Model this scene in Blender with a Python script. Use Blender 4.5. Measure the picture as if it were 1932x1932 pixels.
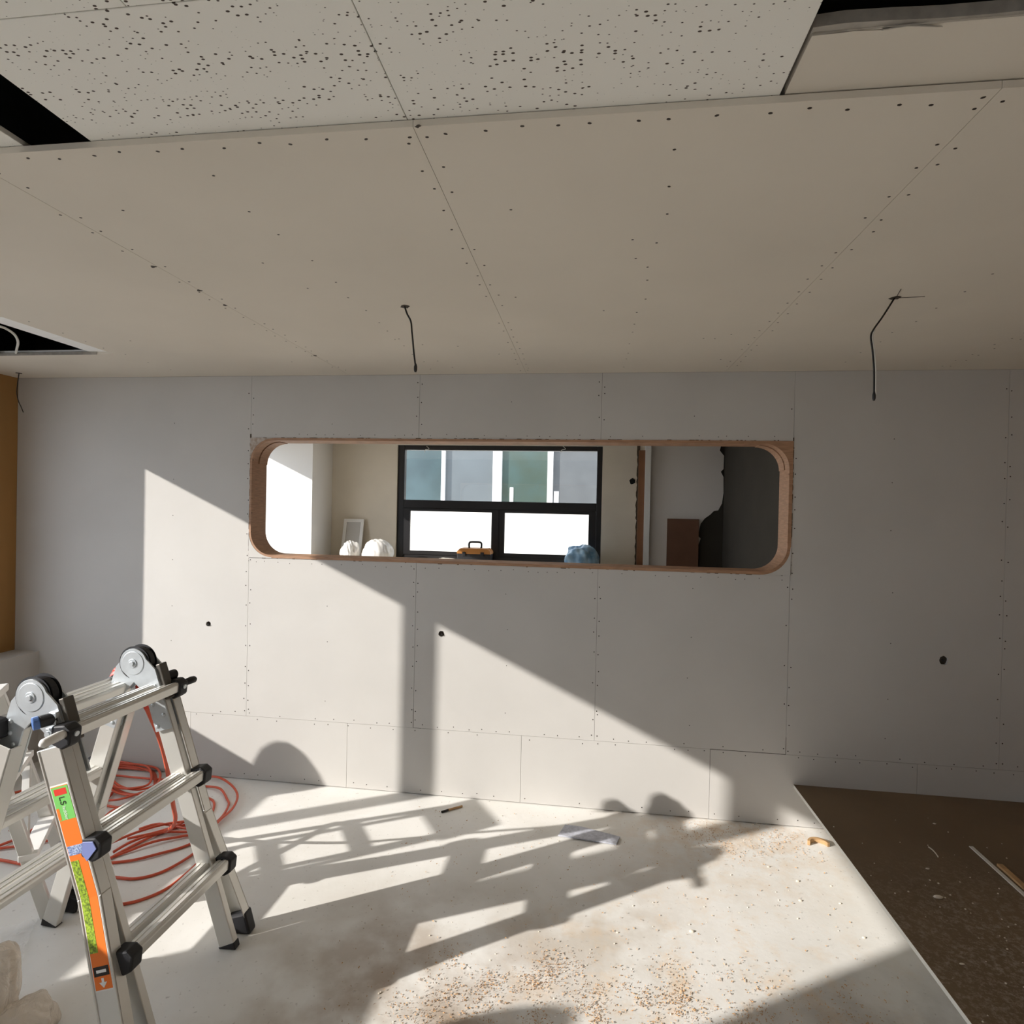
import bpy, bmesh, math, random
from mathutils import Vector, Matrix

for o in list(bpy.data.objects):
    bpy.data.objects.remove(o, do_unlink=True)
scene = bpy.context.scene
col = scene.collection
rnd = random.Random(7)

# ------------------------------------------------------------------ camera
EYE = 1.645
FPX, CX, CY = 1071.78, 976.64, 970.08
YAW, PITCH, ROLL = math.radians(-7.208), math.radians(-.504), math.radians(1.221)
FWD = Vector((math.sin(YAW) * math.cos(PITCH), math.cos(YAW) * math.cos(PITCH), math.sin(PITCH)))
_r = Vector((math.cos(YAW), -math.sin(YAW), 0))
_u = _r.cross(FWD)
RGT = _r * math.cos(ROLL) + _u * math.sin(ROLL)
UPV = -_r * math.sin(ROLL) + _u * math.cos(ROLL)
cam_d = bpy.data.cameras.new('camera')
cam_d.sensor_width = 36
cam_d.lens = FPX / 1932 * 36
cam_d.shift_x = -(CX - 966) / 1932
cam_d.shift_y = (CY - 966) / 1932
cam_d.clip_start = .02
cam = bpy.data.objects.new('camera', cam_d)
col.objects.link(cam)
m = Matrix((RGT, UPV, -FWD)).transposed().to_4x4()
m.translation = Vector((0, 0, EYE))
cam.matrix_world = m
scene.camera = cam

# ------------------------------------------------------------------ sky, sun, exposure
world = bpy.data.worlds.new('world')
scene.world = world
world.use_nodes = True
bg = world.node_tree.nodes['Background']
bg.inputs['Color'].default_value = (.80, .88, 1.0, 1)
bg.inputs['Strength'].default_value = 3.7
SUN_DIR = Vector((.870, .492, -.4065)).normalized()
sd = bpy.data.lights.new('sun', 'SUN')
sd.energy = 7.0
sd.color = (1.0, .955, .90)
sd.angle = math.radians(.6)
sun = bpy.data.objects.new('sun', sd)
sun.rotation_euler = SUN_DIR.to_track_quat('-Z', 'Y').to_euler()
sun.location = (-8, -5, 6)
col.objects.link(sun)
scene.view_settings.view_transform = 'Standard'
scene.view_settings.look = 'None'
scene.view_settings.gamma = 1
scene.view_settings.use_curve_mapping = False
scene.view_settings.exposure = 0.06

# ------------------------------------------------------------------ helpers
def ray(x, y):
    return RGT * ((x - CX) / FPX) - UPV * ((y - CY) / FPX) + FWD
def fl(x, y, z=0.0):                       # pixel on a horizontal plane
    d = ray(x, y); return d * ((z - EYE) / d.z) + Vector((0, 0, EYE))
def wl(x, y, Y=3.146):                     # pixel on a plane parallel to the far wall
    d = ray(x, y); return d * (Y / d.y) + Vector((0, 0, EYE))

def hexc(r, g, b):                         # 0-255 display colour to linear
    f = lambda c: (c / 255 / 12.92) if c / 255 <= .04045 else ((c / 255 + .055) / 1.055) ** 2.4
    return (f(r), f(g), f(b), 1)

def mat(name, color, rough=.6, metal=0.0, var=0.0, vscale=6.0, bump=0.0, bscale=60.0, spec=.5, var_color=None, stretch=(1, 1, 1)):
    mt = bpy.data.materials.new(name); mt.use_nodes = True
    nt = mt.node_tree; b = nt.nodes['Principled BSDF']
    b.inputs['Base Color'].default_value = color
    b.inputs['Roughness'].default_value = rough
    b.inputs['Metallic'].default_value = metal
    b.inputs['Specular IOR Level'].default_value = spec
    tc = nt.nodes.new('ShaderNodeTexCoord'); mp = nt.nodes.new('ShaderNodeMapping')
    mp.inputs['Scale'].default_value = stretch
    nt.links.new(tc.outputs['Object'], mp.inputs[0])
    if var > 0:
        n = nt.nodes.new('ShaderNodeTexNoise'); n.inputs['Scale'].default_value = vscale; n.inputs['Detail'].default_value = 6
        nt.links.new(mp.outputs[0], n.inputs['Vector'])
        mr = nt.nodes.new('ShaderNodeMapRange')
        mr.inputs[1].default_value = .35; mr.inputs[2].default_value = .65
        nt.links.new(n.outputs['Fac'], mr.inputs[0])
        mx = nt.nodes.new('ShaderNodeMix'); mx.data_type = 'RGBA'
        mx.inputs[6].default_value = color
        mx.inputs[7].default_value = var_color or tuple([c * (1 - var) for c in color[:3]] + [1])
        nt.links.new(mr.outputs[0], mx.inputs[0])
        nt.links.new(mx.outputs[2], b.inputs['Base Color'])
    if bump > 0:
        n2 = nt.nodes.new('ShaderNodeTexNoise'); n2.inputs['Scale'].default_value = bscale; n2.inputs['Detail'].default_value = 4
        nt.links.new(mp.outputs[0], n2.inputs['Vector'])
        bp = nt.nodes.new('ShaderNodeBump'); bp.inputs['Strength'].default_value = bump; bp.inputs['Distance'].default_value = .004
        nt.links.new(n2.outputs['Fac'], bp.inputs['Height']); nt.links.new(bp.outputs[0], b.inputs['Normal'])
    return mt

def thin_glass(name, tint=(1, 1, 1, 1), gloss=.06):
    mt = bpy.data.materials.new(name); mt.use_nodes = True
    nt = mt.node_tree; nt.nodes.remove(nt.nodes['Principled BSDF'])
    t = nt.nodes.new('ShaderNodeBsdfTransparent'); t.inputs[0].default_value = tint
    g = nt.nodes.new('ShaderNodeBsdfGlossy'); g.inputs['Roughness'].default_value = .02
    mx = nt.nodes.new('ShaderNodeMixShader'); mx.inputs[0].default_value = gloss
    nt.links.new(t.outputs[0], mx.inputs[1]); nt.links.new(g.outputs[0], mx.inputs[2])
    nt.links.new(mx.outputs[0], nt.nodes['Material Output'].inputs[0])
    return mt

def film_mat(name, color, alpha):
    mt = bpy.data.materials.new(name); mt.use_nodes = True
    nt = mt.node_tree; b = nt.nodes['Principled BSDF']
    b.inputs['Base Color'].default_value = color; b.inputs['Roughness'].default_value = .22
    tc = nt.nodes.new('ShaderNodeTexCoord'); nz = nt.nodes.new('ShaderNodeTexNoise'); nz.inputs['Scale'].default_value = 14; nz.inputs['Detail'].default_value = 5; nz.inputs['Distortion'].default_value = 1.5
    bp = nt.nodes.new('ShaderNodeBump'); bp.inputs['Strength'].default_value = .9 if alpha > .5 else .25; bp.inputs['Distance'].default_value = .02
    nt.links.new(tc.outputs['Object'], nz.inputs['Vector']); nt.links.new(nz.outputs['Fac'], bp.inputs['Height']); nt.links.new(bp.outputs[0], b.inputs['Normal'])
    t = nt.nodes.new('ShaderNodeBsdfTransparent'); mx = nt.nodes.new('ShaderNodeMixShader')
    mx.inputs[0].default_value = alpha
    nt.links.new(t.outputs[0], mx.inputs[1]); nt.links.new(b.outputs[0], mx.inputs[2])
    nt.links.new(mx.outputs[0], nt.nodes['Material Output'].inputs[0])
    return mt

class MB:
    """collects shapes, then links them as ONE mesh object"""
    def __init__(s): s.bm = bmesh.new()
    def box(s, lo, hi, M=None):
        vs = [s.bm.verts.new((x, y, z)) for x in (lo[0], hi[0]) for y in (lo[1], hi[1]) for z in (lo[2], hi[2])]
        for f in ((0, 1, 3, 2), (4, 6, 7, 5), (0, 4, 5, 1), (2, 3, 7, 6), (0, 2, 6, 4), (1, 5, 7, 3)):
            s.bm.faces.new([vs[i] for i in f])
        if M is not None:
            for v in vs: v.co = M @ v.co
        return s
    def plate(s, outer, holes=(), t=.01, f=lambda u, v, w: (u, v, w)):
        """flat plate from a 2D outline with holes, thickness t along w"""
        b = bmesh.new(); ed = []
        for loop in [outer] + list(holes):
            vs = [b.verts.new((p[0], p[1], 0)) for p in loop]
            for i in range(len(vs)): ed.append(b.edges.new((vs[i], vs[(i + 1) % len(vs)])))
        bmesh.ops.triangle_fill(b, use_beauty=True, use_dissolve=False, edges=ed)
        fs = list(b.faces)
        r = bmesh.ops.extrude_face_region(b, geom=fs)
        bmesh.ops.translate(b, verts=[e for e in r['geom'] if isinstance(e, bmesh.types.BMVert)], vec=(0, 0, t))
        mp = {}
        for v in b.verts: mp[v] = s.bm.verts.new(f(v.co.x, v.co.y, v.co.z))
        for fc in b.faces:
            try: s.bm.faces.new([mp[v] for v in fc.verts])
            except ValueError: pass
        b.free(); return s
    def tube(s, pts, r, n=8, caps=True):
        pts = [Vector(p) for p in pts]; rings = []
        up = None
        for i, p in enumerate(pts):
            t = (pts[min(i + 1, len(pts) - 1)] - pts[max(i - 1, 0)]).normalized()
            if up is None: up = t.orthogonal().normalized()
            up = (up - t * up.dot(t)).normalized(); sd_ = t.cross(up)
            rr = r[i] if isinstance(r, (list, tuple)) else r
            rings.append([s.bm.verts.new(p + (up * math.cos(2 * math.pi * k / n) + sd_ * math.sin(2 * math.pi * k / n)) * rr) for k in range(n)])
        for a, b in zip(rings, rings[1:]):
            for k in range(n): s.bm.faces.new((a[k], a[(k + 1) % n], b[(k + 1) % n], b[k]))
        if caps:
            s.bm.faces.new(rings[0][::-1]); s.bm.faces.new(rings[-1])
        return s
    def cyl(s, a, b, r, n=16, r2=None):
        return s.tube([a, b], [r, r if r2 is None else r2], n)
    def ball(s, c, r, sc=(1, 1, 1), seg=16):
        M = Matrix.Translation(Vector(c)) @ Matrix.Diagonal((sc[0], sc[1], sc[2], 1))
        bmesh.ops.create_uvsphere(s.bm, u_segments=seg, v_segments=max(6, seg // 2), radius=r, matrix=M); return s
    def build(s, name, material, parent=None, bevel=0.0, smooth=False, M=None, seg=2):
        bmesh.ops.recalc_face_normals(s.bm, faces=s.bm.faces)
        me = bpy.data.meshes.new(name); s.bm.to_mesh(me); s.bm.free()
        if M is not None: me.transform(M)
        if smooth:
            for p in me.polygons: p.use_smooth = True
        if isinstance(material, (list, tuple)):
            for mm in material: me.materials.append(mm)
        else: me.materials.append(material)
        o = bpy.data.objects.new(name, me); col.objects.link(o)
        if parent is not None: o.parent = parent; o.matrix_parent_inverse = parent.matrix_world.inverted()
        if bevel > 0:
            bv = o.modifiers.new('bevel', 'BEVEL'); bv.width = bevel; bv.segments = seg; bv.limit_method = 'ANGLE'; bv.angle_limit = math.radians(35)
        return o

def tag(o, label, cat=None, group=None, kind=None):
    if label: o['label'] = label
    if cat: o['category'] = cat
    if group: o['group'] = group
    if kind: o['kind'] = kind
    return o
def thing(name, loc, label=None, cat=None, group=None, kind=None):
    o = bpy.data.objects.new(name, None); o.empty_display_size = .1; o.location = loc; col.objects.link(o)
    bpy.context.view_layer.update()
    return tag(o, label, cat, group, kind)
def structure(o, label, cat):
    o['kind'] = 'structure'; o['label'] = label; o['category'] = cat; return o
def catmull(pts, n=8, closed=False):
    pts = [Vector(p) for p in pts]; out = []
    N = len(pts)
    for i in range(N if closed else N - 1):
        g = (lambda k: pts[k % N]) if closed else (lambda k: pts[max(0, min(N - 1, k))])
        p0, p1, p2, p3 = g(i - 1), g(i), g(i + 1), g(i + 2)
        for j in range(n):
            t = j / n
            out.append(.5 * ((2 * p1) + (p2 - p0) * t + (2 * p0 - 5 * p1 + 4 * p2 - p3) * t * t + (3 * p1 - p0 - 3 * p2 + p3) * t ** 3))
    if not closed: out.append(pts[-1])
    return out
def rect(u0, u1, v0, v1): return [(u0, v0), (u1, v0), (u1, v1), (u0, v1)]
def rrect(u0, u1, v0, v1, r, n=10):
    o = []
    for cx, cy, a0 in ((u1 - r, v0 + r, -90), (u1 - r, v1 - r, 0), (u0 + r, v1 - r, 90), (u0 + r, v0 + r, 180)):
        for k in range(n + 1):
            a = math.radians(a0 + 90 * k / n); o.append((cx + r * math.cos(a), cy + r * math.sin(a)))
    return o
def circ(cx, cy, r, n=14, jag=0.0):
    return [(cx + r * (1 + rnd.uniform(-jag, jag)) * math.cos(2 * math.pi * k / n), cy + r * (1 + rnd.uniform(-jag, jag)) * math.sin(2 * math.pi * k / n)) for k in range(n)]
def XZ(Y): return lambda u, v, w: (u, Y + w, v)          # plate standing like the far wall, thickness away from the camera
def XY(Z): return lambda u, v, w: (u, v, Z + w)
def YZ(X): return lambda u, v, w: (X - w, u, v)          # thickness towards -X

# ------------------------------------------------------------------ materials
M_gyps = mat('gypsum_paper', hexc(199, 196, 191), .85, var=.05, vscale=2.5, bump=.05, bscale=400)
M_gyps_c = mat('gypsum_paper_ceiling', hexc(222, 214, 200), .85, var=.05, vscale=2.0, bump=.05, bscale=400)
M_gyps_edge = mat('gypsum_core', hexc(176, 170, 160), .95, var=.2, vscale=40)
M_core = mat('stud_shadow', hexc(70, 62, 54), .9)
M_screw = mat('screw_head', hexc(60, 52, 46), .5, .6)
M_black = mat('void_black', (.006, .006, .006, 1), .95)
M_ply = mat('plywood', hexc(174, 134, 104), .65, var=.25, vscale=18, stretch=(1, 1, 9), bump=.05)
M_ply_edge = mat('plywood_edge', hexc(150, 112, 80), .8, var=.35, vscale=60, stretch=(.3, .3, 6))
M_fill = mat('smeared_filler', hexc(158, 138, 120), .95, var=.35, vscale=35, var_color=hexc(196, 188, 180), bump=.3)
M_brown_wall = mat('brown_board_wall', hexc(172, 128, 74), .7, var=.15, vscale=5, stretch=(1, 1, .2))
M_plaster = mat('plaster_cream', hexc(226, 216, 199), .9, var=.06, vscale=3, bump=.08, bscale=150)
M_dark_wall = mat('dark_bare_wall', hexc(56, 51, 43), .9, var=.15, vscale=4, bump=.1)
M_torn = mat('torn_plaster', hexc(92, 80, 66), 1, var=.4, vscale=70, bump=.5)
M_alu = mat('aluminium', hexc(222, 220, 214), .30, .5)
M_zinc = mat('zinc_plate', hexc(208, 214, 218), .36, .55, var=.12, vscale=22)
M_steel = mat('dark_steel', hexc(96, 92, 86), .45, .5)
M_rubber = mat('black_plastic', hexc(26, 26, 30), .55)
M_blue = mat('blue_plastic', hexc(82, 116, 176), .4)
M_bluesh = mat('lilac_plastic', hexc(128, 138, 190), .35)
M_orange = mat('orange_label', hexc(236, 120, 40), .5)
M_white = mat('white_paint', hexc(232, 230, 226), .5)
M_bright = mat('bright_white', hexc(252, 252, 250), .6)
M_lime = mat('lime_label', hexc(172, 200, 60), .5, var=.6, vscale=160, var_color=hexc(90, 110, 40))
M_green = mat('green_label', hexc(120, 196, 100), .5)
M_ink = mat('black_ink', hexc(30, 26, 24), .6)
M_red = mat('red_ink', hexc(214, 60, 44), .5)
M_hose = mat('orange_red_hose', hexc(214, 92, 62), .4, var=.12, vscale=30)
M_redtool = mat('red_tool_plastic', hexc(216, 70, 48), .4)
M_wood = mat('raw_wood', hexc(206, 166, 118), .7, var=.3, vscale=20, stretch=(1, 1, 8))
M_winframe = mat('black_window_frame', hexc(30, 29, 31), .4)
M_glass = thin_glass('window_glass', gloss=.05)
M_wire_b = mat('black_cable', hexc(24, 22, 22), .5)
M_wire_w = mat('white_cable', hexc(222, 220, 212), .5)
M_bag_w = mat('white_plastic_bag', hexc(226, 224, 220), .35, var=.1, vscale=30, bump=.4, bscale=40)
M_bag_b = mat('blue_plastic_bag', hexc(96, 146, 190), .35, var=.45, vscale=12, var_color=hexc(168, 200, 222), bump=.4, bscale=30)
M_film = film_mat('clear_film', (.9, .9, .9, 1), .24)
M_bag_beige = film_mat('beige_bag_film', hexc(240, 226, 208), .66)
M_sheet_edge = mat('white_board_edge', hexc(226, 224, 216), .6)

def floor_material():
    mt = bpy.data.materials.new('dusty_concrete'); mt.use_nodes = True
    nt = mt.node_tree; b = nt.nodes['Principled BSDF']; b.inputs['Roughness'].default_value = .78
    tc = nt.nodes.new('ShaderNodeTexCoord')
    def noise(sc, det=5, ro=.55):
        n = nt.nodes.new('ShaderNodeTexNoise'); n.inputs['Scale'].default_value = sc; n.inputs['Detail'].default_value = det; n.inputs['Roughness'].default_value = ro
        nt.links.new(tc.outputs['Object'], n.inputs['Vector']); return n
    def ramp(src, a, c, lo=0., hi=1.):
        mr = nt.nodes.new('ShaderNodeMapRange'); mr.inputs[1].default_value = a; mr.inputs[2].default_value = c
        mr.inputs[3].default_value = lo; mr.inputs[4].default_value = hi
        nt.links.new(src, mr.inputs[0]); return mr.outputs[0]
    def mix(fac, c1, c2):
        mx = nt.nodes.new('ShaderNodeMix'); mx.data_type = 'RGBA'
        nt.links.new(fac, mx.inputs[0])
        if isinstance(c1, tuple): mx.inputs[6].default_value = c1
        else: nt.links.new(c1, mx.inputs[6])
        mx.inputs[7].default_value = c2
        return mx.outputs[2]
    def math2(op, a, c):
        q = nt.nodes.new('ShaderNodeMath'); q.operation = op
        for i, s in enumerate((a, c)):
            if isinstance(s, (int, float)): q.inputs[i].default_value = s
            else: nt.links.new(s, q.inputs[i])
        return q.outputs[0]
    c = mix(ramp(noise(1.6).outputs['Fac'], .4, .62), hexc(234, 232, 227), hexc(222, 219, 212))
    # damp brownish stain around the middle foreground
    def spot(x, y, r0, r1):
        d = nt.nodes.new('ShaderNodeVectorMath'); d.operation = 'DISTANCE'
        nt.links.new(tc.outputs['Object'], d.inputs[0]); d.inputs[1].default_value = (x, y, 0)
        return ramp(d.outputs['Value'], r1, r0)
    st = math2('MULTIPLY', spot(-.55, 1.75, .15, .75), ramp(noise(3.2).outputs['Fac'], .42, .6))
    c = mix(math2('MULTIPLY', st, .75), c, hexc(156, 132, 106))
    st3 = math2('MULTIPLY', spot(.1, 2.25, .1, .5), ramp(noise(2.2).outputs['Fac'], .45, .55))
    c = mix(math2('MULTIPLY', st3, .45), c, hexc(170, 152, 128))
    # fine sawdust tint towards the right and along the wall foot
    sw = math2('MULTIPLY', spot(.45, 1.75, .2, 1.1), ramp(noise(7, 8, .7).outputs['Fac'], .5, .66))
    c = mix(math2('MULTIPLY', sw, .5), c, hexc(218, 182, 132))
    sw2 = math2('MULTIPLY', spot(.75, 3.1, .1, .75), ramp(noise(9, 8, .7).outputs['Fac'], .42, .62))
    c = mix(math2('MULTIPLY', sw2, .55), c, hexc(208, 176, 134))
    dk = math2('MULTIPLY', spot(1.1, 1.5, .2, .8), ramp(noise(4).outputs['Fac'], .42, .6))
    c = mix(math2('MULTIPLY', dk, .8), c, hexc(136, 126, 116))
    c = mix(math2('MULTIPLY', ramp(noise(55, 2).outputs['Fac'], .66, .74), .35), c, hexc(120, 108, 96))
    nt.links.new(c, b.inputs['Base Color'])
    bp = nt.nodes.new('ShaderNodeBump'); bp.inputs['Strength'].default_value = .12; bp.inputs['Distance'].default_value = .006
    nt.links.new(noise(30, 6).outputs['Fac'], bp.inputs['Height']); nt.links.new(bp.outputs[0], b.inputs['Normal'])
    return mt

def tile_material():
    mt = bpy.data.materials.new('fissured_tile'); mt.use_nodes = True
    nt = mt.node_tree; b = nt.nodes['Principled BSDF']; b.inputs['Roughness'].default_value = .9
    tc = nt.nodes.new('ShaderNodeTexCoord')
    mp = nt.nodes.new('ShaderNodeMapping'); mp.inputs['Scale'].default_value = (.75, 1.3, 1)
    nt.links.new(tc.outputs['Object'], mp.inputs[0])
    v = nt.nodes.new('ShaderNodeTexVoronoi'); v.inputs['Scale'].default_value = 92; v.voronoi_dimensions = '2D'
    nt.links.new(mp.outputs[0], v.inputs['Vector'])
    mp2 = nt.nodes.new('ShaderNodeMapping'); mp2.inputs['Scale'].default_value = (5, 20, 1)
    nt.links.new(tc.outputs['Object'], mp2.inputs[0])
    n = nt.nodes.new('ShaderNodeTexNoise'); n.inputs['Scale'].default_value = 1; n.inputs['Detail'].default_value = 2; n.noise_dimensions = '2D'
    nt.links.new(mp2.outputs[0], n.inputs['Vector'])
    # pit radius follows a stretched noise so the pits gather in strings
    mr = nt.nodes.new('ShaderNodeMapRange'); mr.inputs[1].default_value = .36; mr.inputs[2].default_value = .60; mr.inputs[3].default_value = .06; mr.inputs[4].default_value = .27
    nt.links.new(n.outputs['Fac'], mr.inputs[0])
    sep = nt.nodes.new('ShaderNodeSeparateColor'); nt.links.new(v.outputs['Color'], sep.inputs[0])
    keep = nt.nodes.new('ShaderNodeMapRange'); keep.inputs[1].default_value = .56; keep.inputs[2].default_value = .75; keep.inputs[4].default_value = 1
    nt.links.new(sep.outputs[0], keep.inputs[0])
    kp = nt.nodes.new('ShaderNodeMath'); kp.operation = 'MULTIPLY'
    nt.links.new(mr.outputs[0], kp.inputs[0]); nt.links.new(keep.outputs[0], kp.inputs[1])
    sub = nt.nodes.new('ShaderNodeMath'); sub.operation = 'SUBTRACT'
    nt.links.new(kp.outputs[0], sub.inputs[0]); nt.links.new(v.outputs['Distance'], sub.inputs[1])
    mr2 = nt.nodes.new('ShaderNodeMapRange'); mr2.inputs[1].default_value = 0; mr2.inputs[2].default_value = .08
    nt.links.new(sub.outputs[0], mr2.inputs[0])
    mx = nt.nodes.new('ShaderNodeMix'); mx.data_type = 'RGBA'
    mx.inputs[6].default_value = hexc(240, 238, 230); mx.inputs[7].default_value = hexc(70, 58, 50)
    nt.links.new(mr2.outputs[0], mx.inputs[0]); nt.links.new(mx.outputs[2], b.inputs['Base Color'])
    return mt

def sheet_material():
    mt = mat('brown_sheet_face', hexc(124, 103, 78), .55, var=.18, vscale=3)
    nt = mt.node_tree; b = nt.nodes['Principled BSDF']
    tc = nt.nodes['Texture Coordinate']
    prev = b.inputs['Base Color'].links[0].from_socket
    n = nt.nodes.new('ShaderNodeTexNoise'); n.inputs['Scale'].default_value = 60; n.inputs['Detail'].default_value = 8; n.inputs['Roughness'].default_value = .75
    d = nt.nodes.new('ShaderNodeVectorMath'); d.operation = 'DISTANCE'; d.inputs[1].default_value = (1.5, 1.9, .226)
    nt.links.new(tc.outputs['Object'], n.inputs['Vector']); nt.links.new(tc.outputs['Object'], d.inputs[0])
    a = nt.nodes.new('ShaderNodeMapRange'); a.inputs[1].default_value = .48; a.inputs[2].default_value = .68
    c = nt.nodes.new('ShaderNodeMapRange'); c.inputs[1].default_value = .75; c.inputs[2].default_value = .15; c.inputs[4].default_value = .85
    nt.links.new(n.outputs['Fac'], a.inputs[0]); nt.links.new(d.outputs['Value'], c.inputs[0])
    q = nt.nodes.new('ShaderNodeMath'); q.operation = 'MULTIPLY'
    nt.links.new(a.outputs[0], q.inputs[0]); nt.links.new(c.outputs[0], q.inputs[1])
    mx = nt.nodes.new('ShaderNodeMix'); mx.data_type = 'RGBA'; mx.inputs[7].default_value = hexc(190, 180, 165)
    nt.links.new(prev, mx.inputs[6]); nt.links.new(q.outputs[0], mx.inputs[0]); nt.links.new(mx.outputs[2], b.inputs['Base Color'])
    return mt
M_floor = floor_material(); M_tile = tile_material(); M_sheet = sheet_material()

# ------------------------------------------------------------------ room shell
XL, XR, YF, YB, HC = -3.572, 2.9, 3.146, -3.4, 2.4
ROOF = 2.82
structure(MB().box((XL - .15, YB - .15, -.2), (XR + .15, 6.1, 0)).build('floor', M_floor), 'bare dusty concrete floor with sun patches and sawdust', 'floor')

# far wall: dark stud core with a long opening, gypsum boards nailed on its face
OX0, OX1, OZ0, OZ1 = -2.002, 1.055, 1.326, 2.034
wall_far = structure(MB().plate(rect(XL - .1, XR + .1, 0, HC), [rect(OX0, OX1, OZ0, OZ1)], .13, XZ(YF + .0125)).build('wall_far', M_core),
                     'far wall of grey gypsum boards around a long rounded opening', 'wall')
def gboard(x0, x1, z0, z1, hole=None, g=.0007):
    hs = [circ(hole[0], hole[1], hole[2], 16, .12)] if hole else []
    return MB().plate(rect(x0 + g, x1 - g, z0 + g, z1 - g), hs, .012, XZ(YF)).build('gypsum_board', M_gyps, wall_far)
SEAM = [XL, -2.002, -.975, .053, 1.055, 2.08, XR]
ZS = .38
holes = {0: (-2.255, .917, .016), 2: (-.82, .927, .017), 4: (1.809, .919, .022)}
for i in range(6):
    a, b = SEAM[i], SEAM[i + 1]
    if 1 <= i <= 3:
        gboard(a, b, ZS, OZ0, holes.get(i)); gboard(a, b, OZ1, HC)
    else:
        gboard(a, b, ZS, HC, holes.get(i))
low = [XL, -2.36, -1.37, -.35, .671, 1.7, XR]
for i in range(6):
    gboard(low[i], low[i + 1], .004, ZS, g=.0008)
def slit(x0, x1, z0, z1): MB().box((x0, YF - .0004, z0), (x1, YF + .002, z1)).build('open_seam', M_core, wall_far)
slit(.671, 1.056, .3785, .3815); slit(1.0540, 1.0565, .381, .47); slit(.6700, .6720, .27, .38); slit(-.9762, -.9738, .38, .49); slit(-.975, -.93, .3790, .3808)
# fixings along the seams: tiny heads, one part
sc = MB()
def head_w(x, z, r=.0034):
    sc.plate(circ(x, z, r, 7), (), .0006, XZ(YF - .0005))
for sx in SEAM[1:-1]:
    z = .41
    while z < 2.38:
        if not (OZ0 - .02 < z < OZ1 + .02 and OX0 + .05 < sx < OX1 - .05):
            if rnd.random() < .8: head_w(sx - .013 + rnd.uniform(-.004, .004), z)
            if rnd.random() < .8: head_w(sx + .013 + rnd.uniform(-.004, .004), z + rnd.uniform(-.03, .03))
        z += rnd.uniform(.07, .13)
for zz in (ZS + .016, ZS - .016, .03):
    x = XL + .1
    while x < 2.8:
        if rnd.random() < .75: head_w(x, zz + rnd.uniform(-.006, .006), .0030)
        x += rnd.uniform(.07, .14)
for zz in (OZ0 - .025, OZ1 + .02):
    x = OX0
    while x < OX1:
        if rnd.random() < .7: head_w(x, zz + rnd.uniform(-.006, .006), .0025)
        x += rnd.uniform(.04, .1)
for mx_ in (-2.5, -1.5, -.45, .55, 1.55):
    z = .5
    while z < 2.3:
        if not (OZ0 < z < OZ1 and OX0 < mx_ < OX1): head_w(mx_ + rnd.uniform(-.01, .01), z, .0026)
        z += rnd.uniform(.2, .35)
tag(sc.build('screw_heads', M_screw, wall_far), 'small dark screw heads dotted along the board seams', kind='stuff')

# plywood lining of the opening
IX0, IX1, IZ0, IZ1, RR = -1.990, 1.037, 1.342, 2.020, .135
trim = structure(thing('trim_1', (OX0 / 2 + OX1 / 2, YF, OZ0)), 'plywood lining with rounded corners around the long wall opening', 'trim')
def corner(cx, cy, sx, sy, y0, y1, rr, name='corner_block'):
    ox, oy = (OX1 if sx > 0 else OX0), (OZ1 if sy > 0 else OZ0)
    pts = [(ox, cy), (ox, oy), (cx, oy)]
    n = 12
    for k in range(n + 1):
        a = math.pi / 2 * (1 - k / n)
        pts.append((cx + sx * rr * math.cos(a), cy + sy * rr * math.sin(a)))
    if y0 < YF:
        rf = min(abs(ox - cx), abs(oy - cy))
        fp = [(ox, cy), (ox, oy), (cx, oy)] + [(cx + sx * rf * math.cos(math.pi / 2 * (1 - k / n)), cy + sy * rf * math.sin(math.pi / 2 * (1 - k / n))) for k in range(n + 1)]
        fp = [(ox + (p[0] - ox) * .995, oy + (p[1] - oy) * .995) for p in fp]
        MB().plate(fp, (), .0012, XZ(y0 - .0012)).build('corner_filler', M_gyps if sy < 0 else M_fill, trim)
    return MB().plate(pts, (), y1 - y0, XZ(y0)).build(name, M_ply, trim)
Y0, Y1 = YF - .004, YF + .152
for sx in (-1, 1):
    cx = IX0 + RR if sx < 0 else IX1 - RR
    c2 = IZ1 - RR; c1 = IZ0 + RR
    corner(cx, c1, sx, -1, Y0, Y1, RR)
    corner(cx, c2, sx, 1, Y0, YF + .062, RR)
    corner(cx, c2, sx, 1, YF + .068, Y1, RR - .004)
    x0, x1 = (OX0, IX0) if sx < 0 else (IX1, OX1)
    MB().box((x0, Y0, c1), (x1, Y1, c2)).build('jamb_board', M_ply, trim)
MB().box((IX0 + RR, Y0, IZ1), (IX1 - RR, Y1, OZ1)).build('head_board', M_ply, trim)
MB().box((IX0 + RR, Y0, OZ0), (IX1 - RR, Y1, IZ0)).build('sill_board', M_ply, trim)
# chewed paper edge round the cut-out
tb = MB()
for k in range(260):
    s_ = rnd.choice('tblr'); L = rnd.uniform(.006, .03); h = rnd.uniform(.001, .004)
    if s_ in 'tb':
        x = rnd.uniform(OX0, OX1); z = OZ1 if s_ == 't' else OZ0
        if s_ == 'b' and rnd.random() < .5: continue
        tb.box((x, YF - .002, z - h), (x + L, YF + .003, z + h))
    else:
        x = OX0 if s_ == 'l' else OX1; z = rnd.uniform(OZ0, OZ1)
        tb.box((x - h, YF - .002, z), (x + h, YF + .003, z + L))
tag(tb.build('torn_paper_edge', M_torn, wall_far), 'ragged brown paper edge around the cut-out', kind='stuff')

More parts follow.
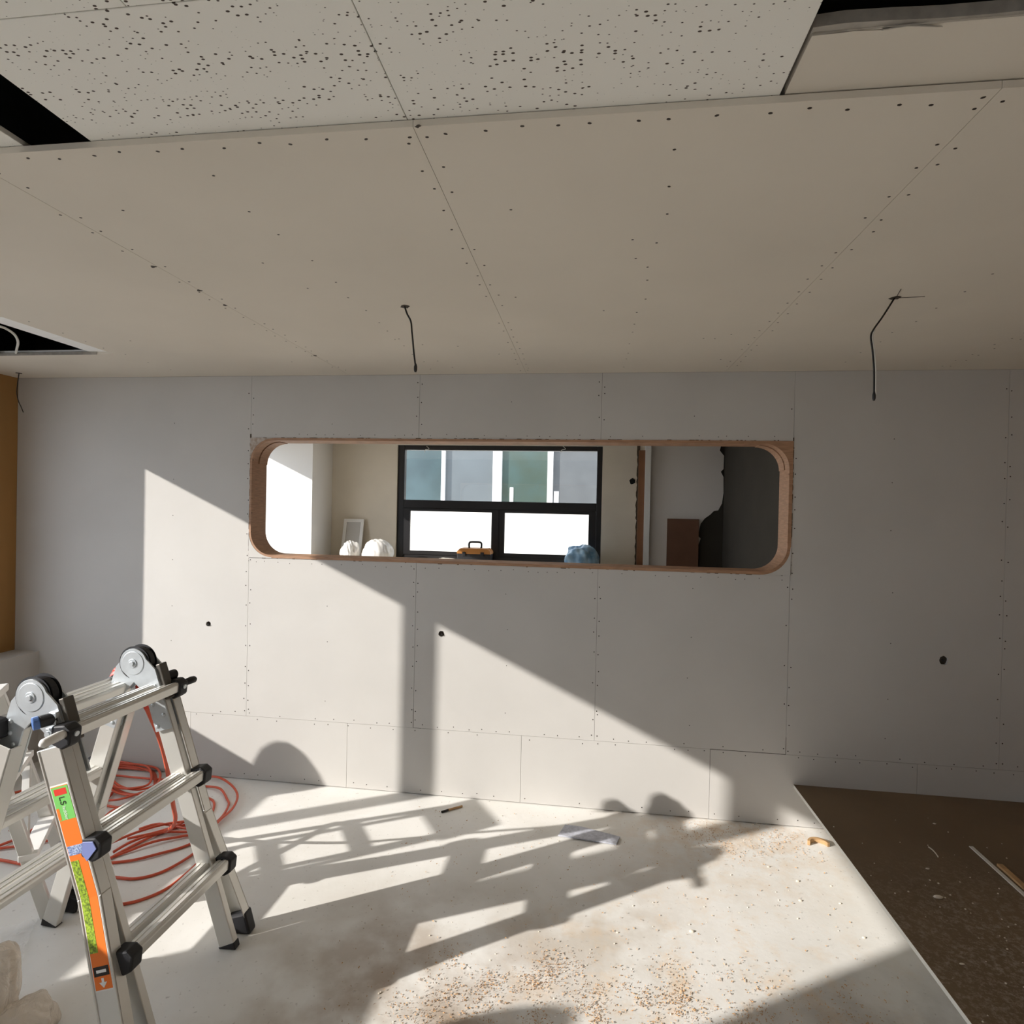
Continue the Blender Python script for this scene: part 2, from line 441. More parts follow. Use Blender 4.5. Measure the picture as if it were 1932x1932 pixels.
# cables poking out of the holes
for hx, hz, hr in holes.values():
    o = MB().tube([(hx, YF + .012, hz), (hx + .002, YF - .001, hz - .001), (hx + .004, YF - .008, hz - .006)], .005, 8).build('cable_stub', M_wire_b)
    side = {-2.255: 'in the sunlit far wall above the ladder', -.82: 'at the tip of the second sun patch', 1.809: 'in the shaded wall above the brown sheet'}[hx]
    tag(o, 'black cable end in a ragged hole ' + side, 'cable', 'cable ends in the far wall')

# left wall with the big window the sun comes through
WY0, WY1, WZ0, WZ1 = -.43, 2.645, .72, 2.30
VY0, VY1 = -3.2, -1.05
structure(MB().plate(rect(YB - .1, YF, 0, HC), [rect(WY0, WY1, WZ0, WZ1), rect(VY0, VY1, WZ0, WZ1)], .1, YZ(XL)).build('wall_left', M_brown_wall), 'left wall clad in warm brown board', 'wall')
win2 = structure(thing('window_2', (XL - .05, 1.1, WZ0)), 'wide window with three panes in the left wall', 'window')
def wbox(y0, y1, z0, z1, name): MB().box((XL - .058, y0, z0), (XL, y1, z1)).build(name, M_winframe, win2)
wbox(.53, .665, WZ0, WZ1, 'mullion'); wbox(1.60, 1.69, WZ0, WZ1, 'mullion')
wbox(WY0, WY1, WZ0, .85, 'bottom_rail')
for a, b in ((WY0, .53), (.665, 1.60), (1.69, WY1)):
    MB().box((XL - .05, a, .85), (XL - .046, b, WZ1)).build('pane', M_glass, win2)
fill_win = structure(thing('fill_window', (XL - .05, -2.1, WZ0)), 'added unseen window behind the camera, for bounce light', 'window')  # added unseen window; its sun on the floor bounces up to the ceiling
for a, b in ((VY0, -2.13), (-2.03, VY1)):
    MB().box((XL - .05, a, .85), (XL - .046, b, WZ1)).build('pane', M_glass, fill_win)
MB().box((XL - .058, -2.13, WZ0), (XL, -2.03, WZ1)).build('mullion', M_winframe, fill_win)
MB().box((XL - .058, VY0, WZ0), (XL, VY1, .85)).build('bottom_rail', M_winframe, fill_win)
structure(MB().box((XL, YB, 0), (-3.397, YF, .694)).build('trim_2', M_gyps), 'boxed-in low ledge running along the left wall', 'ledge')
structure(MB().box((XR, YB - .1, 0), (XR + .1, YF, HC)).build('wall_right', M_brown_wall), 'unseen right wall, made brown to cut bounced light', 'wall')  # brown chosen for this unseen wall to lower bounce on the right
structure(MB().box((XL - .1, YB - .1, 0), (XR + .1, YB, HC)).build('wall_rear', M_gyps), 'rear wall behind the camera', 'wall')

# ------------------------------------------------------------------ ceiling
ceiling = structure(MB().box((XL - .15, YB - .15, ROOF - .05), (XR + .15, 6.1, ROOF)).build('ceiling', M_black), 'ceiling of gypsum boards and fissured tiles with open dark gaps', 'ceiling')
for lo, hi in (((XL - .15, YB - .15, HC + .03), (XL - .1, 6.1, ROOF - .05)), ((XR + .1, YB - .15, HC + .03), (XR + .15, 6.1, ROOF - .05)),
               ((XL - .1, YB - .15, HC + .03), (XR + .1, YB - .1, ROOF - .05)), ((XL - .1, 6.05, HC + .03), (XR + .1, 6.1, ROOF - .05)),
               ((XL - .1, YF + .2, HC + .05), (XR + .1, YF + .25, ROOF - .05))):
    MB().box(lo, hi).build('plenum_side', M_black, ceiling)
CE = 1.098
HX0, HX1, HY0, HY1 = -3.12, -2.447, 2.084, 2.649
cs = [XL, -1.395, -.365, .70, 1.745, XR]
for i in range(5):
    g = .0006 if i else .0008
    hs = [rect(HX0, HX1, HY0, HY1)] if i == 0 else []
    MB().plate(rect(cs[i] + g, cs[i + 1] - g, CE, YF), hs, .0135, XY(HC)).build('gypsum_board', M_gyps_c, ceiling)
# old white tile layer showing inside the square hole
for (x0, x1, y0, y1) in ((-2.59, -2.30, 1.95, 2.41), (-2.59, -2.30, 2.413, 2.80), (-3.3, -2.59, 2.652, 2.95)):
    MB().box((x0, y0, HC + .0137), (x1, y1, HC + .026)).build('old_tile', M_bright, ceiling)
MB().box((HX0, HY1 - .004, HC - .001), (HX1 - .1, HY1 + .0005, HC + .014)).build('hole_edge', M_gyps_edge, ceiling)
ZT = HC + .0152
TW, TD = .7045, .303
def tile(x0, y0, x1, y1, name='ceiling_tile', mt=None, z=ZT, t=.012):
    g = .0008
    return MB().box((x0 + g, y0 + g, z), (x1 - g, y1 - g, z + t)).build(name, mt or M_tile, ceiling, bevel=.0008, seg=1)
T0 = 1.125
tile(-1.081, .808, -.377, T0); tile(-.377, .808, .33, T0)
tile(-1.95, .808, -1.243, T0)
for k in range(-3, 2):
    x0 = -.734 + k * TW; tile(max(x0, XL), .505, min(x0 + TW, .33), .808) if x0 < .3 else None
MB().box((XL, YB, ZT), (.33, .504, ZT + .012)).build('ceiling_tile_field', M_tile, ceiling)
MB().box((.33, YB, ZT), (XR, .35, ZT + .012)).build('ceiling_tile_field', M_tile, ceiling)
# torn gypsum strip right of the tiles
pts = [(.338, 1.13), (2.6, 1.13), (2.6, .962)]
x = 2.55
while x > .36:
    pts.append((x, .966 + rnd.uniform(-.003, .003))); x -= rnd.uniform(.03, .09)
pts += [(.47, .972), (.44, .966), (.338, .971)]
strip = MB().plate(pts, (), .022, XY(ZT + .001)).build('torn_gypsum_strip', M_gyps_c, ceiling)
MB().plate([(.335, .958), (.335, .973)] + [(.34 + k * .05, .9665 + rnd.uniform(-.002, .003)) for k in range(46)] + [(2.6, .966), (2.6, .958)] + [(2.55 - k * .07, .957 + rnd.uniform(-.003, .003)) for k in range(32)],
           (), .02, XY(ZT + .004)).build('torn_core_edge', M_gyps_edge, ceiling)
MB().plate([(.44, .966), (.475, .961), (.53, .968), (.50, .976), (.455, .981), (.447, .975)], (), .002, XY(ZT - .0035)).build('paper_flap', M_gyps_c, ceiling)
sc = MB()
def head_c(x, y, r=.0030, e=1.0):
    if HX0 < x < HX1 and HY0 < y < HY1: return
    a = rnd.uniform(-.5, .5)
    p = [(x + math.cos(t) * r * e * math.cos(a) - math.sin(t) * r * math.sin(a), y + math.cos(t) * r * e * math.sin(a) + math.sin(t) * r * math.cos(a)) for t in [2 * math.pi * k / 7 for k in range(7)]]
    sc.plate(p, (), .0006, XY(HC - .0004))
for jx in cs[1:-1]:
    y = CE + .05
    while y < YF - .05:
        if rnd.random() < .85: head_c(jx - .02 + rnd.uniform(-.008, .008), y, .003, 1.3)
        if rnd.random() < .85: head_c(jx + .022 + rnd.uniform(-.008, .008), y + rnd.uniform(-.02, .02), .003, 1.3)
        y += rnd.uniform(.07, .12)
x = XL + .2
while x < XR - .1:
    head_c(x, CE + .022 + rnd.uniform(-.004, .01), .003, 1.5); x += rnd.uniform(.05, .1)
for jx in (-2.4, -.88, .17, 1.22):
    y = CE + .12
    while y < YF - .1:
        head_c(jx + rnd.uniform(-.012, .012), y, .003, 1.3); y += rnd.uniform(.1, .17)
for k in range(26): head_c(rnd.uniform(-2.2, 2.2), rnd.uniform(1.2, 3.0), .0028, 1.4)
tag(sc.build('screw_heads', M_screw, ceiling), 'dark screw heads in lines along the ceiling seams', kind='stuff')
chips = MB()
for (px, py, L) in ((290, 503, .016), (376, 548, .02), (425, 576, .016), (595, 671, .02), (788, 238, .01)):
    c = fl(px, py, HC)
    chips.plate(circ(c.x, c.y, L * .5, 9, .5), (), .0006, XY(HC - .0005))
chips.build('chipped_spots', M_core, ceiling)

# hanging cables
def cable(name, pts, label, mt=M_wire_b, r=.0035, head=True, twin=False):
    t = thing(name, pts[0], label, 'cable', 'cables hanging from the ceiling')
    P = catmull(pts, 6)
    MB().tube(P, r, 7).build('black_core', mt, t, smooth=True)
    if twin: MB().tube([p + Vector((r * 1.7, -.001, 0)) for p in P[len(P) // 3:]], r * .8, 7).build('white_core', M_wire_w, t, smooth=True)
    if head: MB().tube([P[-1] + Vector((0, 0, .012)), P[-1], P[-1] + Vector((0, 0, -.012)), P[-1] + Vector((0, 0, -.02))], [r, r * 1.9, r * 1.9, r * 1.1], 8).build('taped_end', M_wire_b, t, smooth=True)
    c = pts[0]
    MB().plate(circ(c[0], c[1], .016, 11, .35), (), .001, XY(HC - .0012)).build('ragged_hole', M_core, t)
    return t
cw = fl(763, 578, HC); Yc = cw.y
cable('hanging_cable', [wl(*p, Yc) for p in ((763, 577), (768, 592), (775, 606), (777, 625), (779, 645), (781, 668), (784, 692))],
      'short black cable hanging from the ceiling above the window', r=.0034)
cw = fl(1690, 562, HC); Yc = cw.y
t = cable('hanging_cable', [wl(*p, Yc) for p in ((1688, 562), (1665, 598), (1648, 622), (1643, 636), (1646, 660), (1649, 700), (1649, 745))],
          'long bent black and white cable hanging from the ceiling at right', r=.003, twin=True)
for q in ((fl(1700, 545, HC), .0012), (fl(1745, 559, HC), .0009)):
    a = cw; b = q[0]
    MB().tube([(a.x, a.y, HC - .001), (b.x, b.y, HC - .001)], q[1], 5).build('scored_line', M_screw, t)
cw = fl(36, 704, HC); Yc = cw.y
cable('hanging_cable', [wl(*p, Yc) for p in ((36, 704), (33, 725), (32, 742), (35, 757), (40, 768), (44, 778))],
      'thin dark cable hanging in the left corner beside the brown wall', r=.0026, head=False)
o = MB().tube(catmull([fl(-25, 612, HC + .006), fl(0, 616, HC + .004), fl(15, 622, HC + .002), fl(28, 632, HC), fl(34, 645, HC - .001), fl(32, 657, HC + .002), fl(30, 666, HC + .012)], 6), .0055, 7).build('loose_cable', M_wire_w, smooth=True)
tag(o, 'white cable looping inside the square hole in the ceiling', 'cable')

# ------------------------------------------------------------------ room beyond the opening
YW = 5.93
BX1 = 1.335
WX0, WX1, WB0, WB1 = -2.072, .122, 1.085, 2.312
structure(MB().plate(rect(XL, BX1 + .1, 0, HC), [rect(WX0, WX1, WB0, WB1)], .16, XZ(YW)).build('wall_beyond', M_plaster), 'cream plaster wall with a black window in the room beyond', 'wall')
structure(MB().box((XL, 5.48, 0), (-2.808, YW, HC)).build('wall_pier', M_white), 'white pier in the room beyond, sunlit on its face', 'wall')
structure(MB().plate(rect(YF + .1425, 6.09, 0, HC), [rect(3.45, 5.42, .08, WZ1)], .1, YZ(XL)).build('wall_beyond_left', M_plaster), 'left side wall of the room beyond, with a window out of sight', 'wall')  # opening carried down almost to the floor for more bounced sun
win3 = structure(thing('window_3', (XL - .05, 4.5, WZ0)), 'side window of the room beyond', 'window')
MB().box((XL - .05, 3.45, .15), (XL - .046, 5.42, WZ1)).build('pane', M_glass, win3)
MB().box((XL - .058, 3.45, .08), (XL, 5.42, .15)).build('bottom_rail', M_winframe, win3)
structure(MB().box((BX1, YF + .1425, 0), (BX1 + .1, YW, HC)).build('wall_beyond_right', M_dark_wall), 'dark bare side wall in the room beyond', 'wall')
structure(MB().box((XL - .1, YF + .1425, HC), (BX1 + .1, 6.09, HC + .02)).build('ceiling_beyond', M_plaster), 'plain ceiling of the room beyond', 'ceiling')
structure(MB().box((-2.808, 5.46, 1.02), (.30, YW, 1.07)).build('trim_3', M_plaster), 'deep window sill ledge in the room beyond', 'ledge')
MBs = MB().box((-2.808, 5.50, 0), (.28, 5.53, 1.02)); structure(MBs.build('trim_4', M_plaster), 'panel under the window sill ledge in the room beyond', 'ledge')

win1 = structure(thing('window_1', ((WX0 + WX1) / 2, YW + .05, WB0)), 'black framed window with two clear upper lights and two lower sashes', 'window')
def fr(x0, x1, z0, z1, name='frame_bar', y0=5.95, y1=6.02): return MB().box((x0, y0, z0), (x1, y1, z1)).build(name, M_winframe, win1, bevel=.004, seg=1)
TZ0, TZ1 = 1.632, 1.722
fr(WX0, WX0 + .075, WB0, WB1); fr(WX1 - .055, WX1, WB0, WB1)
fr(WX0 + .075, WX1 - .055, WB1 - .05, WB1, 'head_bar'); fr(WX0 + .075, WX1 - .055, TZ0, TZ1, 'transom'); fr(WX0 + .075, WX1 - .055, WB0, WB0 + .05, 'bottom_bar')
for x0, x1 in ((WX0 + .075, -.955), (-.965, WX1 - .055)):
    s = thing('sash', (x0, 5.96, WB0 + .05)); s.parent = win1; s.matrix_parent_inverse = win1.matrix_world.inverted()
    ya = 5.955 if x0 < -1.5 else 5.965
    for q in ((x0, x0 + .075, WB0 + .05, TZ0), (x1 - .075, x1, WB0 + .05, TZ0), (x0 + .075, x1 - .075, WB0 + .05, WB0 + .09), (x0 + .075, x1 - .075, TZ0 - .03, TZ0)):
        MB().box((q[0], ya - .012, q[2]), (q[1], ya + .012, q[3])).build('sash_bar', M_winframe, s)
    MB().box((x0 + .07, ya - .002, WB0 + .08), (x1 - .07, ya + .002, TZ0 - .02)).build('pane', M_glass, s)
MB().box((WX0 + .07, 5.975, TZ1 - .01), (WX1 - .05, 5.979, WB1 - .045)).build('pane', M_glass, win1)
for px in (805, 1062):
    c = wl(px, 842, 5.945)
    MB().tube(catmull([(c.x, 5.946, c.z), (c.x + .03, 5.935, c.z - .03), (c.x - .01, 5.93, c.z - .04), (c.x - .02, 5.938, c.z - .07)], 4), .003, 5).build('tie_wire', M_wire_w, win1)

# broken wall edge, jamb, white strip, torn board on the right of that room
pts = [(.50, 0), (.50, HC)]
z = HC
while z > .02:
    w = .026 if 1.62 < z < 1.75 else .012
    pts.append((.478 - rnd.uniform(0, w), z)); z -= rnd.uniform(.015, .04)
structure(MB().plate(pts, (), .008, XZ(YW - .008)).build('trim_5', M_torn), 'ragged broken plaster edge beside the brown door jamb', 'trim')
structure(MB().box((.486, YW - .05, 0), (.55, YW, 2.27)).build('trim_6', mat('brown_jamb', hexc(140, 96, 66), .6, var=.15, vscale=8)), 'brown wooden door jamb in the room beyond', 'trim')
structure(MB().box((.548, YW - .075, 0), (.603, YW, HC)).build('trim_7', M_white), 'white strip standing beside the brown door jamb', 'trim')
c = wl(1193, 908, YW)
hd = MB().plate(circ(c.x, c.z, .03, 13, .25), (), .004, XZ(YW - .004)).build('wall_hole', M_black)
tag(hd, 'dark ragged hole knocked in the cream wall beside the jamb', 'hole')
tp = [(.606, 0), (.606, HC), (1.312, HC)]
px = [(1358, 850), (1366, 860), (1365, 885), (1360, 890), (1365, 900), (1365, 930), (1362, 950), (1355, 963), (1347, 964), (1340, 971), (1330, 978), (1322, 988), (1319, 1000), (1318, 1012), (1322, 1016), (1317, 1030)]
for p in px:
    q = wl(*p, YW - .012); tp.append((q.x, q.z))
tp += [(1.085, .9), (1.10, .5), (1.09, 0)]
tbx = MB().plate(tp, (), .012, XZ(YW - .012)).build('wall_lining_board', mat('pale_lining', hexc(230, 223, 216), .85))
structure(tbx, 'grey gypsum lining with a torn curved edge in the room beyond', 'wall')
MB().plate(rect(1.05, BX1, 0, HC), (), .004, XZ(YW - .004)).build('bare_patch', M_dark_wall, tbx)
lb = MB().box((.782, 5.882, 0), (1.093, 5.90, 1.582)).build('leaning_board', mat('dark_brown_board', hexc(112, 78, 58), .6, var=.12, vscale=6), bevel=.002)
tag(lb, 'dark brown board standing against the torn grey lining', 'board')

# ------------------------------------------------------------------ outside
structure(MB().box((-30, -30, -.6), (30, 30, -.25)).build('ground', mat('asphalt', hexc(150, 148, 144), .9, var=.2, vscale=.6)), 'ground outside', 'ground')
nb = thing('neighbour_building', (-1.5, 9.3, -.25), 'white neighbouring building with tinted sliding windows seen through the black window', 'building')
M_nb = mat('neighbour_white', hexc(236, 232, 222), .8, var=.03, vscale=.8)
NWX0, NWX1, NZ0, NZ1 = -3.9, 1.7, 1.60, 2.75
MB().plate(rect(-8, 6, -.25, 4.2), [rect(NWX0, NWX1, NZ0, NZ1)], .25, XZ(9.2)).build('wall', M_nb, nb)
MB().box((NWX0, 9.42, NZ0), (NWX1, 9.45, NZ1)).build('room_back', M_core, nb)
Mp = [mat('pane_teal', hexc(68, 86, 89), .25, var=.3, vscale=1.6), mat('pane_grey', hexc(97, 104, 107), .35, var=.12, vscale=2),
      mat('pane_green', hexc(70, 88, 84), .25, var=.35, vscale=2.2, var_color=hexc(66, 78, 68)), mat('pane_mesh', hexc(93, 96, 97), .5, var=.15, vscale=4)]
e_ = lambda px: wl(px, 900, 9.22).x
edges = [NWX0, e_(836), e_(938), e_(1038), NWX1]
MB().box((NWX0, 9.20, NZ0), (NWX1, 9.26, NZ0 + .06)).build('window_rail', M_white, nb); MB().box((NWX0, 9.20, NZ1 - .06), (NWX1, 9.26, NZ1)).build('window_rail', M_white, nb)
for k in range(4):
    MB().box((edges[k], 9.27, NZ0 + .05), (edges[k + 1], 9.28, NZ1 - .05)).build('pane', Mp[k], nb)
    if k:
        w = (.03, .075, .045)[k - 1]
        MB().box((edges[k] - w, 9.21, NZ0 + .06), (edges[k] + w, 9.27, NZ1 - .06)).build('window_stile', M_white, nb)
MB().box((e_(965) - .03, 9.262, NZ0 + .06), (e_(965) + .03, 9.27, 2.0)).build('pane_strip', M_white, nb)
MB().box((e_(1050) - .04, 9.262, NZ0 + .06), (e_(1050) + .04, 9.27, 1.95)).build('pane_strip', M_white, nb)

# ------------------------------------------------------------------ things on the sill beyond
SZ = 1.07
tb_ = thing('toolbox', (-1.17, 5.80, SZ), 'tan and black plastic toolbox with a handle on the window sill', 'toolbox')
MB().plate([(-1.335, SZ), (-1.005, SZ), (-.995, 1.175), (-1.345, 1.175)], (), .17, XZ(5.72)).build('body', M_rubber, tb_, bevel=.006)
MB().plate([(-1.348, 1.175), (-.992, 1.175), (-.998, 1.205), (-1.03, 1.232), (-1.31, 1.232), (-1.342, 1.205)], (), .176, XZ(5.717)).build('lid', mat('tan_plastic', hexc(176, 118, 56), .5), tb_, bevel=.005)
MB().tube(catmull([(-1.232, 5.80, 1.225), (-1.236, 5.80, 1.27), (-1.222, 5.80, 1.292), (-1.17, 5.80, 1.295), (-1.118, 5.80, 1.292), (-1.104, 5.80, 1.27), (-1.108, 5.80, 1.225)], 4), .011, 8).build('handle', M_rubber, tb_, smooth=True)
for xx in (-1.27, -1.08): MB().box((xx - .018, 5.708, 1.155), (xx + .018, 5.722, 1.195)).build('latch', M_rubber, tb_, bevel=.003)

def lump(name, c, size, mt, label, cat, seed, sharp=1.0, group=None, z0=None, prof=None):
    """crumpled bag: a sphere pushed about by several random bumps, flat on its base"""
    r = random.Random(seed); bm = bmesh.new()
    bmesh.ops.create_icosphere(bm, subdivisions=5, radius=1)
    dirs = [(Vector((r.uniform(-1, 1), r.uniform(-1, 1), r.uniform(-1, 1))).normalized(), r.uniform(-.22, .26) * sharp, r.uniform(3, 9)) for _ in range(34)]
    for v in bm.verts:
        n = v.co.normalized(); k = 1.0
        for d, a, p in dirs:
            t = n.dot(d)
            if t > 0: k += a * t ** (p * 4)
        k += .035 * sharp * math.sin(17 * n.x + 9 * n.z + seed) * math.sin(13 * n.y - 7 * n.z)
        v.co = n * k
        if v.co.z < -.55: v.co.z = -.55
        if prof: v.co = prof(v.co)
    for v in bm.verts: v.co = Vector((v.co.x * size[0], v.co.y * size[1], (v.co.z + .55) / 1.5 * size[2]))
    me = bpy.data.meshes.new(name); bm.to_mesh(me); bm.free()
    for p in me.polygons: p.use_smooth = True
    me.materials.append(mt)
    o = bpy.data.objects.new(name, me); o.location = c; col.objects.link(o)
    return tag(o, label, cat, group)
lump('plastic_bag', (-2.17, 5.66, SZ), (.165, .12, .23), M_bag_w, 'larger white plastic bag slumped on the sill left of the window', 'bag', 3, .8, 'bags on the sill')
lump('plastic_bag', (-2.47, 5.66, SZ), (.085, .07, .20), M_bag_w, 'smaller crumpled white bag in front of the little frame', 'bag', 8, 1.3, 'bags on the sill')
lump('plastic_bag', (-.06, 5.74, SZ), (.165, .12, .23), M_bag_b, 'blue and white plastic bag at the right end of the window', 'bag', 12, .9, 'bags on the sill')
lump('dust_scrap', (-1.47, 5.82, SZ), (.09, .04, .045), M_plaster, 'little heap of pale scraps beside the toolbox', 'scrap', 4, 1.2)
pf = thing('picture_frame', (-2.5, 5.90, SZ), 'small empty white frame leaning in the corner of the sill', 'frame')
ML = Matrix.Translation((0, 5.80, SZ)) @ Matrix.Rotation(math.radians(-12), 4, 'X')
MB().plate(rect(-2.645, -2.42, 0, .44), [rect(-2.612, -2.453, .035, .405)], .02, lambda u, v, w: tuple(ML @ Vector((u, w, v)))).build('border', M_white, pf, bevel=.002)
MB().plate(rect(-2.612, -2.453, .035, .405), (), .004, lambda u, v, w: tuple(ML @ Vector((u, w + .014, v)))).build('backing', M_gyps, pf)

# ------------------------------------------------------------------ ladder
ladder = thing('folding_ladder', (-1.66, 1.75, 0), 'silver aluminium folding ladder with an orange sticker standing open', 'ladder')
HZ = 1.04
FS = .60                                   # where the outer rails start to flare
YI = {-1: 1.553, 1: 1.943}
def rail_frame(side):
    """returns slope origin, along vector (down) and outward normal of one half"""
    top = Vector((-1.628, 0, HZ)) if side > 0 else Vector((-1.712, 0, HZ))
    foot = Vector((-1.285, 0, 0)) if side > 0 else Vector((-2.03, 0, 0))
    d = (foot - top); L = d.length; d.normalize()
    n = Vector((-d.z, 0, d.x)) if side > 0 else Vector((d.z, 0, -d.x))
    if n.z < 0: n = -n
    return top, d, n, L
def chan(mb, P, y0, y1, n0, n1, s0, s1, t=.004, open_to=0):
    """U channel along a rail: web plus two flanges; open_to = y side that stays open"""
    top, d, n, L = P
    def bx(ya, yb, na, nb, sa=s0, sb=s1):
        cs_ = []
        for s in (sa, sb):
            for (y, q) in ((ya, na), (yb, na), (yb, nb), (ya, nb)):
                p = top + d * s + n * q; cs_.append(mb.bm.verts.new((p.x, y, p.z)))
        for f in ((0, 1, 2, 3), (7, 6, 5, 4), (0, 4, 5, 1), (1, 5, 6, 2), (2, 6, 7, 3), (3, 7, 4, 0)): mb.bm.faces.new([cs_[i] for i in f])
    if open_to == 0: bx(y0, y1, n0, n1); return
    if open_to > 0: bx(y0, y0 + t, n0, n1)
    else: bx(y1 - t, y1, n0, n1)
    bx(y0, y1, n0, n0 + t); bx(y0, y1, n1 - t, n1)
    e0, e1 = (y0 - .003, y0 + .001) if open_to > 0 else (y1 - .001, y1 + .003)
    bx(e0, e1, n0, n0 + .008); bx(e0, e1, n1 - .006, n1)
for side in (1, -1):
    P = rail_frame(side); top, d, n, L = P
    for ys in (-1, 1):
        yi = YI[ys]
        mb = MB(); chan(mb, P, yi - .013, yi + .013, -.031, .031, .10, L - .012)
        mb.build('inner_rail', M_alu, ladder, bevel=.003)
        # outer rail, flared at the bottom
        a0, a1 = (yi + .016, yi + .052) if ys > 0 else (yi - .052, yi - .016)
        mb = MB(); chan(mb, P, a0, a1, -.043, .038, .145, FS, open_to=-ys)
        mb.build('outer_rail', M_alu, ladder, bevel=.002, seg=1)
        mb = MB()
        chan(mb, P, a0, a1, -.043, .038, FS, L - .02, open_to=-ys)
        for v in mb.bm.verts:
            s = (v.co - Vector((top.x, v.co.y, top.z))).dot(d)
            v.co.y += ys * .05 * max(0, (s - FS) / (L - FS - .02))
        mb.build('flared_rail', M_alu, ladder, bevel=.002, seg=1)
        # feet
        def blk(name, y0, y1, n0, n1, s0, s1, mt, bev=.004, par=ladder):
            mb = MB(); chan(mb, P, y0, y1, n0, n1, s0, s1); return mb.build(name, mt, par, bevel=bev)
        f = blk('foot', yi - .015, yi + .015, -.033, .033, L - .022, L + .0, M_rubber)
        f2 = blk('foot', (a0 + a1) / 2 + ys * .05 - .023, (a0 + a1) / 2 + ys * .05 + .023, -.04, .042, L - .075, L + .0, M_rubber, .008)
        for ob in (f, f2):                              # feet cut level with the floor
            for v in ob.data.vertices:
                if v.co.z < .02: v.co.z = max(0.0005, min(v.co.z, .004))
        # hinge plates on both faces of the joint: front half outside, rear half inside
        c_ = Vector((-1.676, 0, HZ))
        for q in (-1, 1):
            yy = yi + q * (.0218 if side > 0 else .0150)
            yp = lambda u, v, w, yy=yy: (u, yy - .003 + w, v)
            Rr = .054 if side > 0 else .050
            b1 = top + d * .255 + n * .034; b2 = top + d * .255 - n * .032; b0 = top + d * .03 + n * .034
            a_st = math.atan2(b0.z - c_.z, b0.x - c_.x) + side * .55
            pts = []
            for k in range(25):
                a = a_st + side * math.radians(195) * k / 24
                pts.append((c_.x + Rr * math.cos(a), c_.z + Rr * math.sin(a)))
            b3 = top + d * .105 - n * .032
            pts += [(b3.x, b3.z), (b2.x, b2.z), (b1.x, b1.z), (b0.x, b0.z)]
            hp = MB().plate(pts, (), .006, yp).build('hinge_plate', M_zinc, ladder, bevel=.0012, seg=1)
            if side > 0:
                for rr, tt in ((.044, .0022), (.017, .005), (.0085, .010)):
                    MB().cyl((c_.x, yy, c_.z), (c_.x, yy + q * (.003 + tt), c_.z), rr, 28).build('pivot_washer' if rr > .01 else 'pivot_bolt', M_zinc, hp, bevel=.0012)
            for ss, nn in ((.09, .016), (.125, .006), (.155, -.014), (.20, .018), (.235, -.018)):
                p = top + d * ss + n * nn
                MB().ball((p.x, yy + q * .0035, p.z), .0075, (1, .6, 1), 10).build('rivet', M_zinc, hp, smooth=True)
        if side > 0:
            for q in (-1, 1):
                MB().cyl((c_.x, yi + q * .0150 + q * .0032, c_.z), (c_.x, yi + q * .0185, c_.z), .062, 30).build('gap_shade_disc', M_rubber, ladder)  # black disc added to draw the shaded gap round the hinge disc
            cc_ = Vector((-1.672, yi, HZ))
            MB().cyl(cc_ - Vector((0, .011, 0)), cc_ + Vector((0, .011, 0)), .057, 28).build('hinge_core', M_rubber, ladder, bevel=.002)
            mb = MB(); chan(mb, P, yi - .018, yi + .018, .034, .052, .015, .15); mb.build('hinge_back', M_steel, ladder, bevel=.003)
            mb = MB(); chan(mb, P, yi - .012, yi + .012, .050, .060, .10, .135); mb.build('hinge_stop', M_steel, ladder, bevel=.002)
    # rungs: outer ones in plastic sockets, inner ones between the inner rails
    for k, z in enumerate((.93, .605, .28)):
        s = (HZ - z) / -d.z
        c = top + d * s + n * .052
        R_ = Matrix.Rotation(math.radians(-8 if side > 0 else 8), 4, 'Y')
        for nm, off, y0, y1 in (('rung', .052, YI[-1] - .05, YI[1] + .05), ('inner_rung', -.006, YI[-1] + .012, YI[1] - .012)):
            c = top + d * (s - (.018 if nm == 'inner_rung' else 0)) + n * off
            prof = [(-.022, .016), (.022, .016), (.026, .008), (.020, -.02), (-.020, -.02), (-.026, .008)]
            ridge = [(-.010, .016), (-.008, .0195), (.008, .0195), (.010, .016)]
            f = lambda u, v, w, c=c, y0=y0: tuple((Vector((c.x, y0 + w, c.z)) + (R_ @ Vector((u, 0, v)))))
            rg = MB().plate(prof, (), y1 - y0, f).build(nm, M_alu, ladder, bevel=.002, seg=1)
            MB().plate([(-.017, .0155), (-.004, .0155), (-.005, .0185), (-.016, .0185)], (), y1 - y0 - .004, f).build('tread_rib', M_alu, rg)
            MB().plate([(.004, .0155), (.017, .0155), (.016, .0185), (.005, .0185)], (), y1 - y0 - .004, f).build('tread_rib', M_alu, rg)
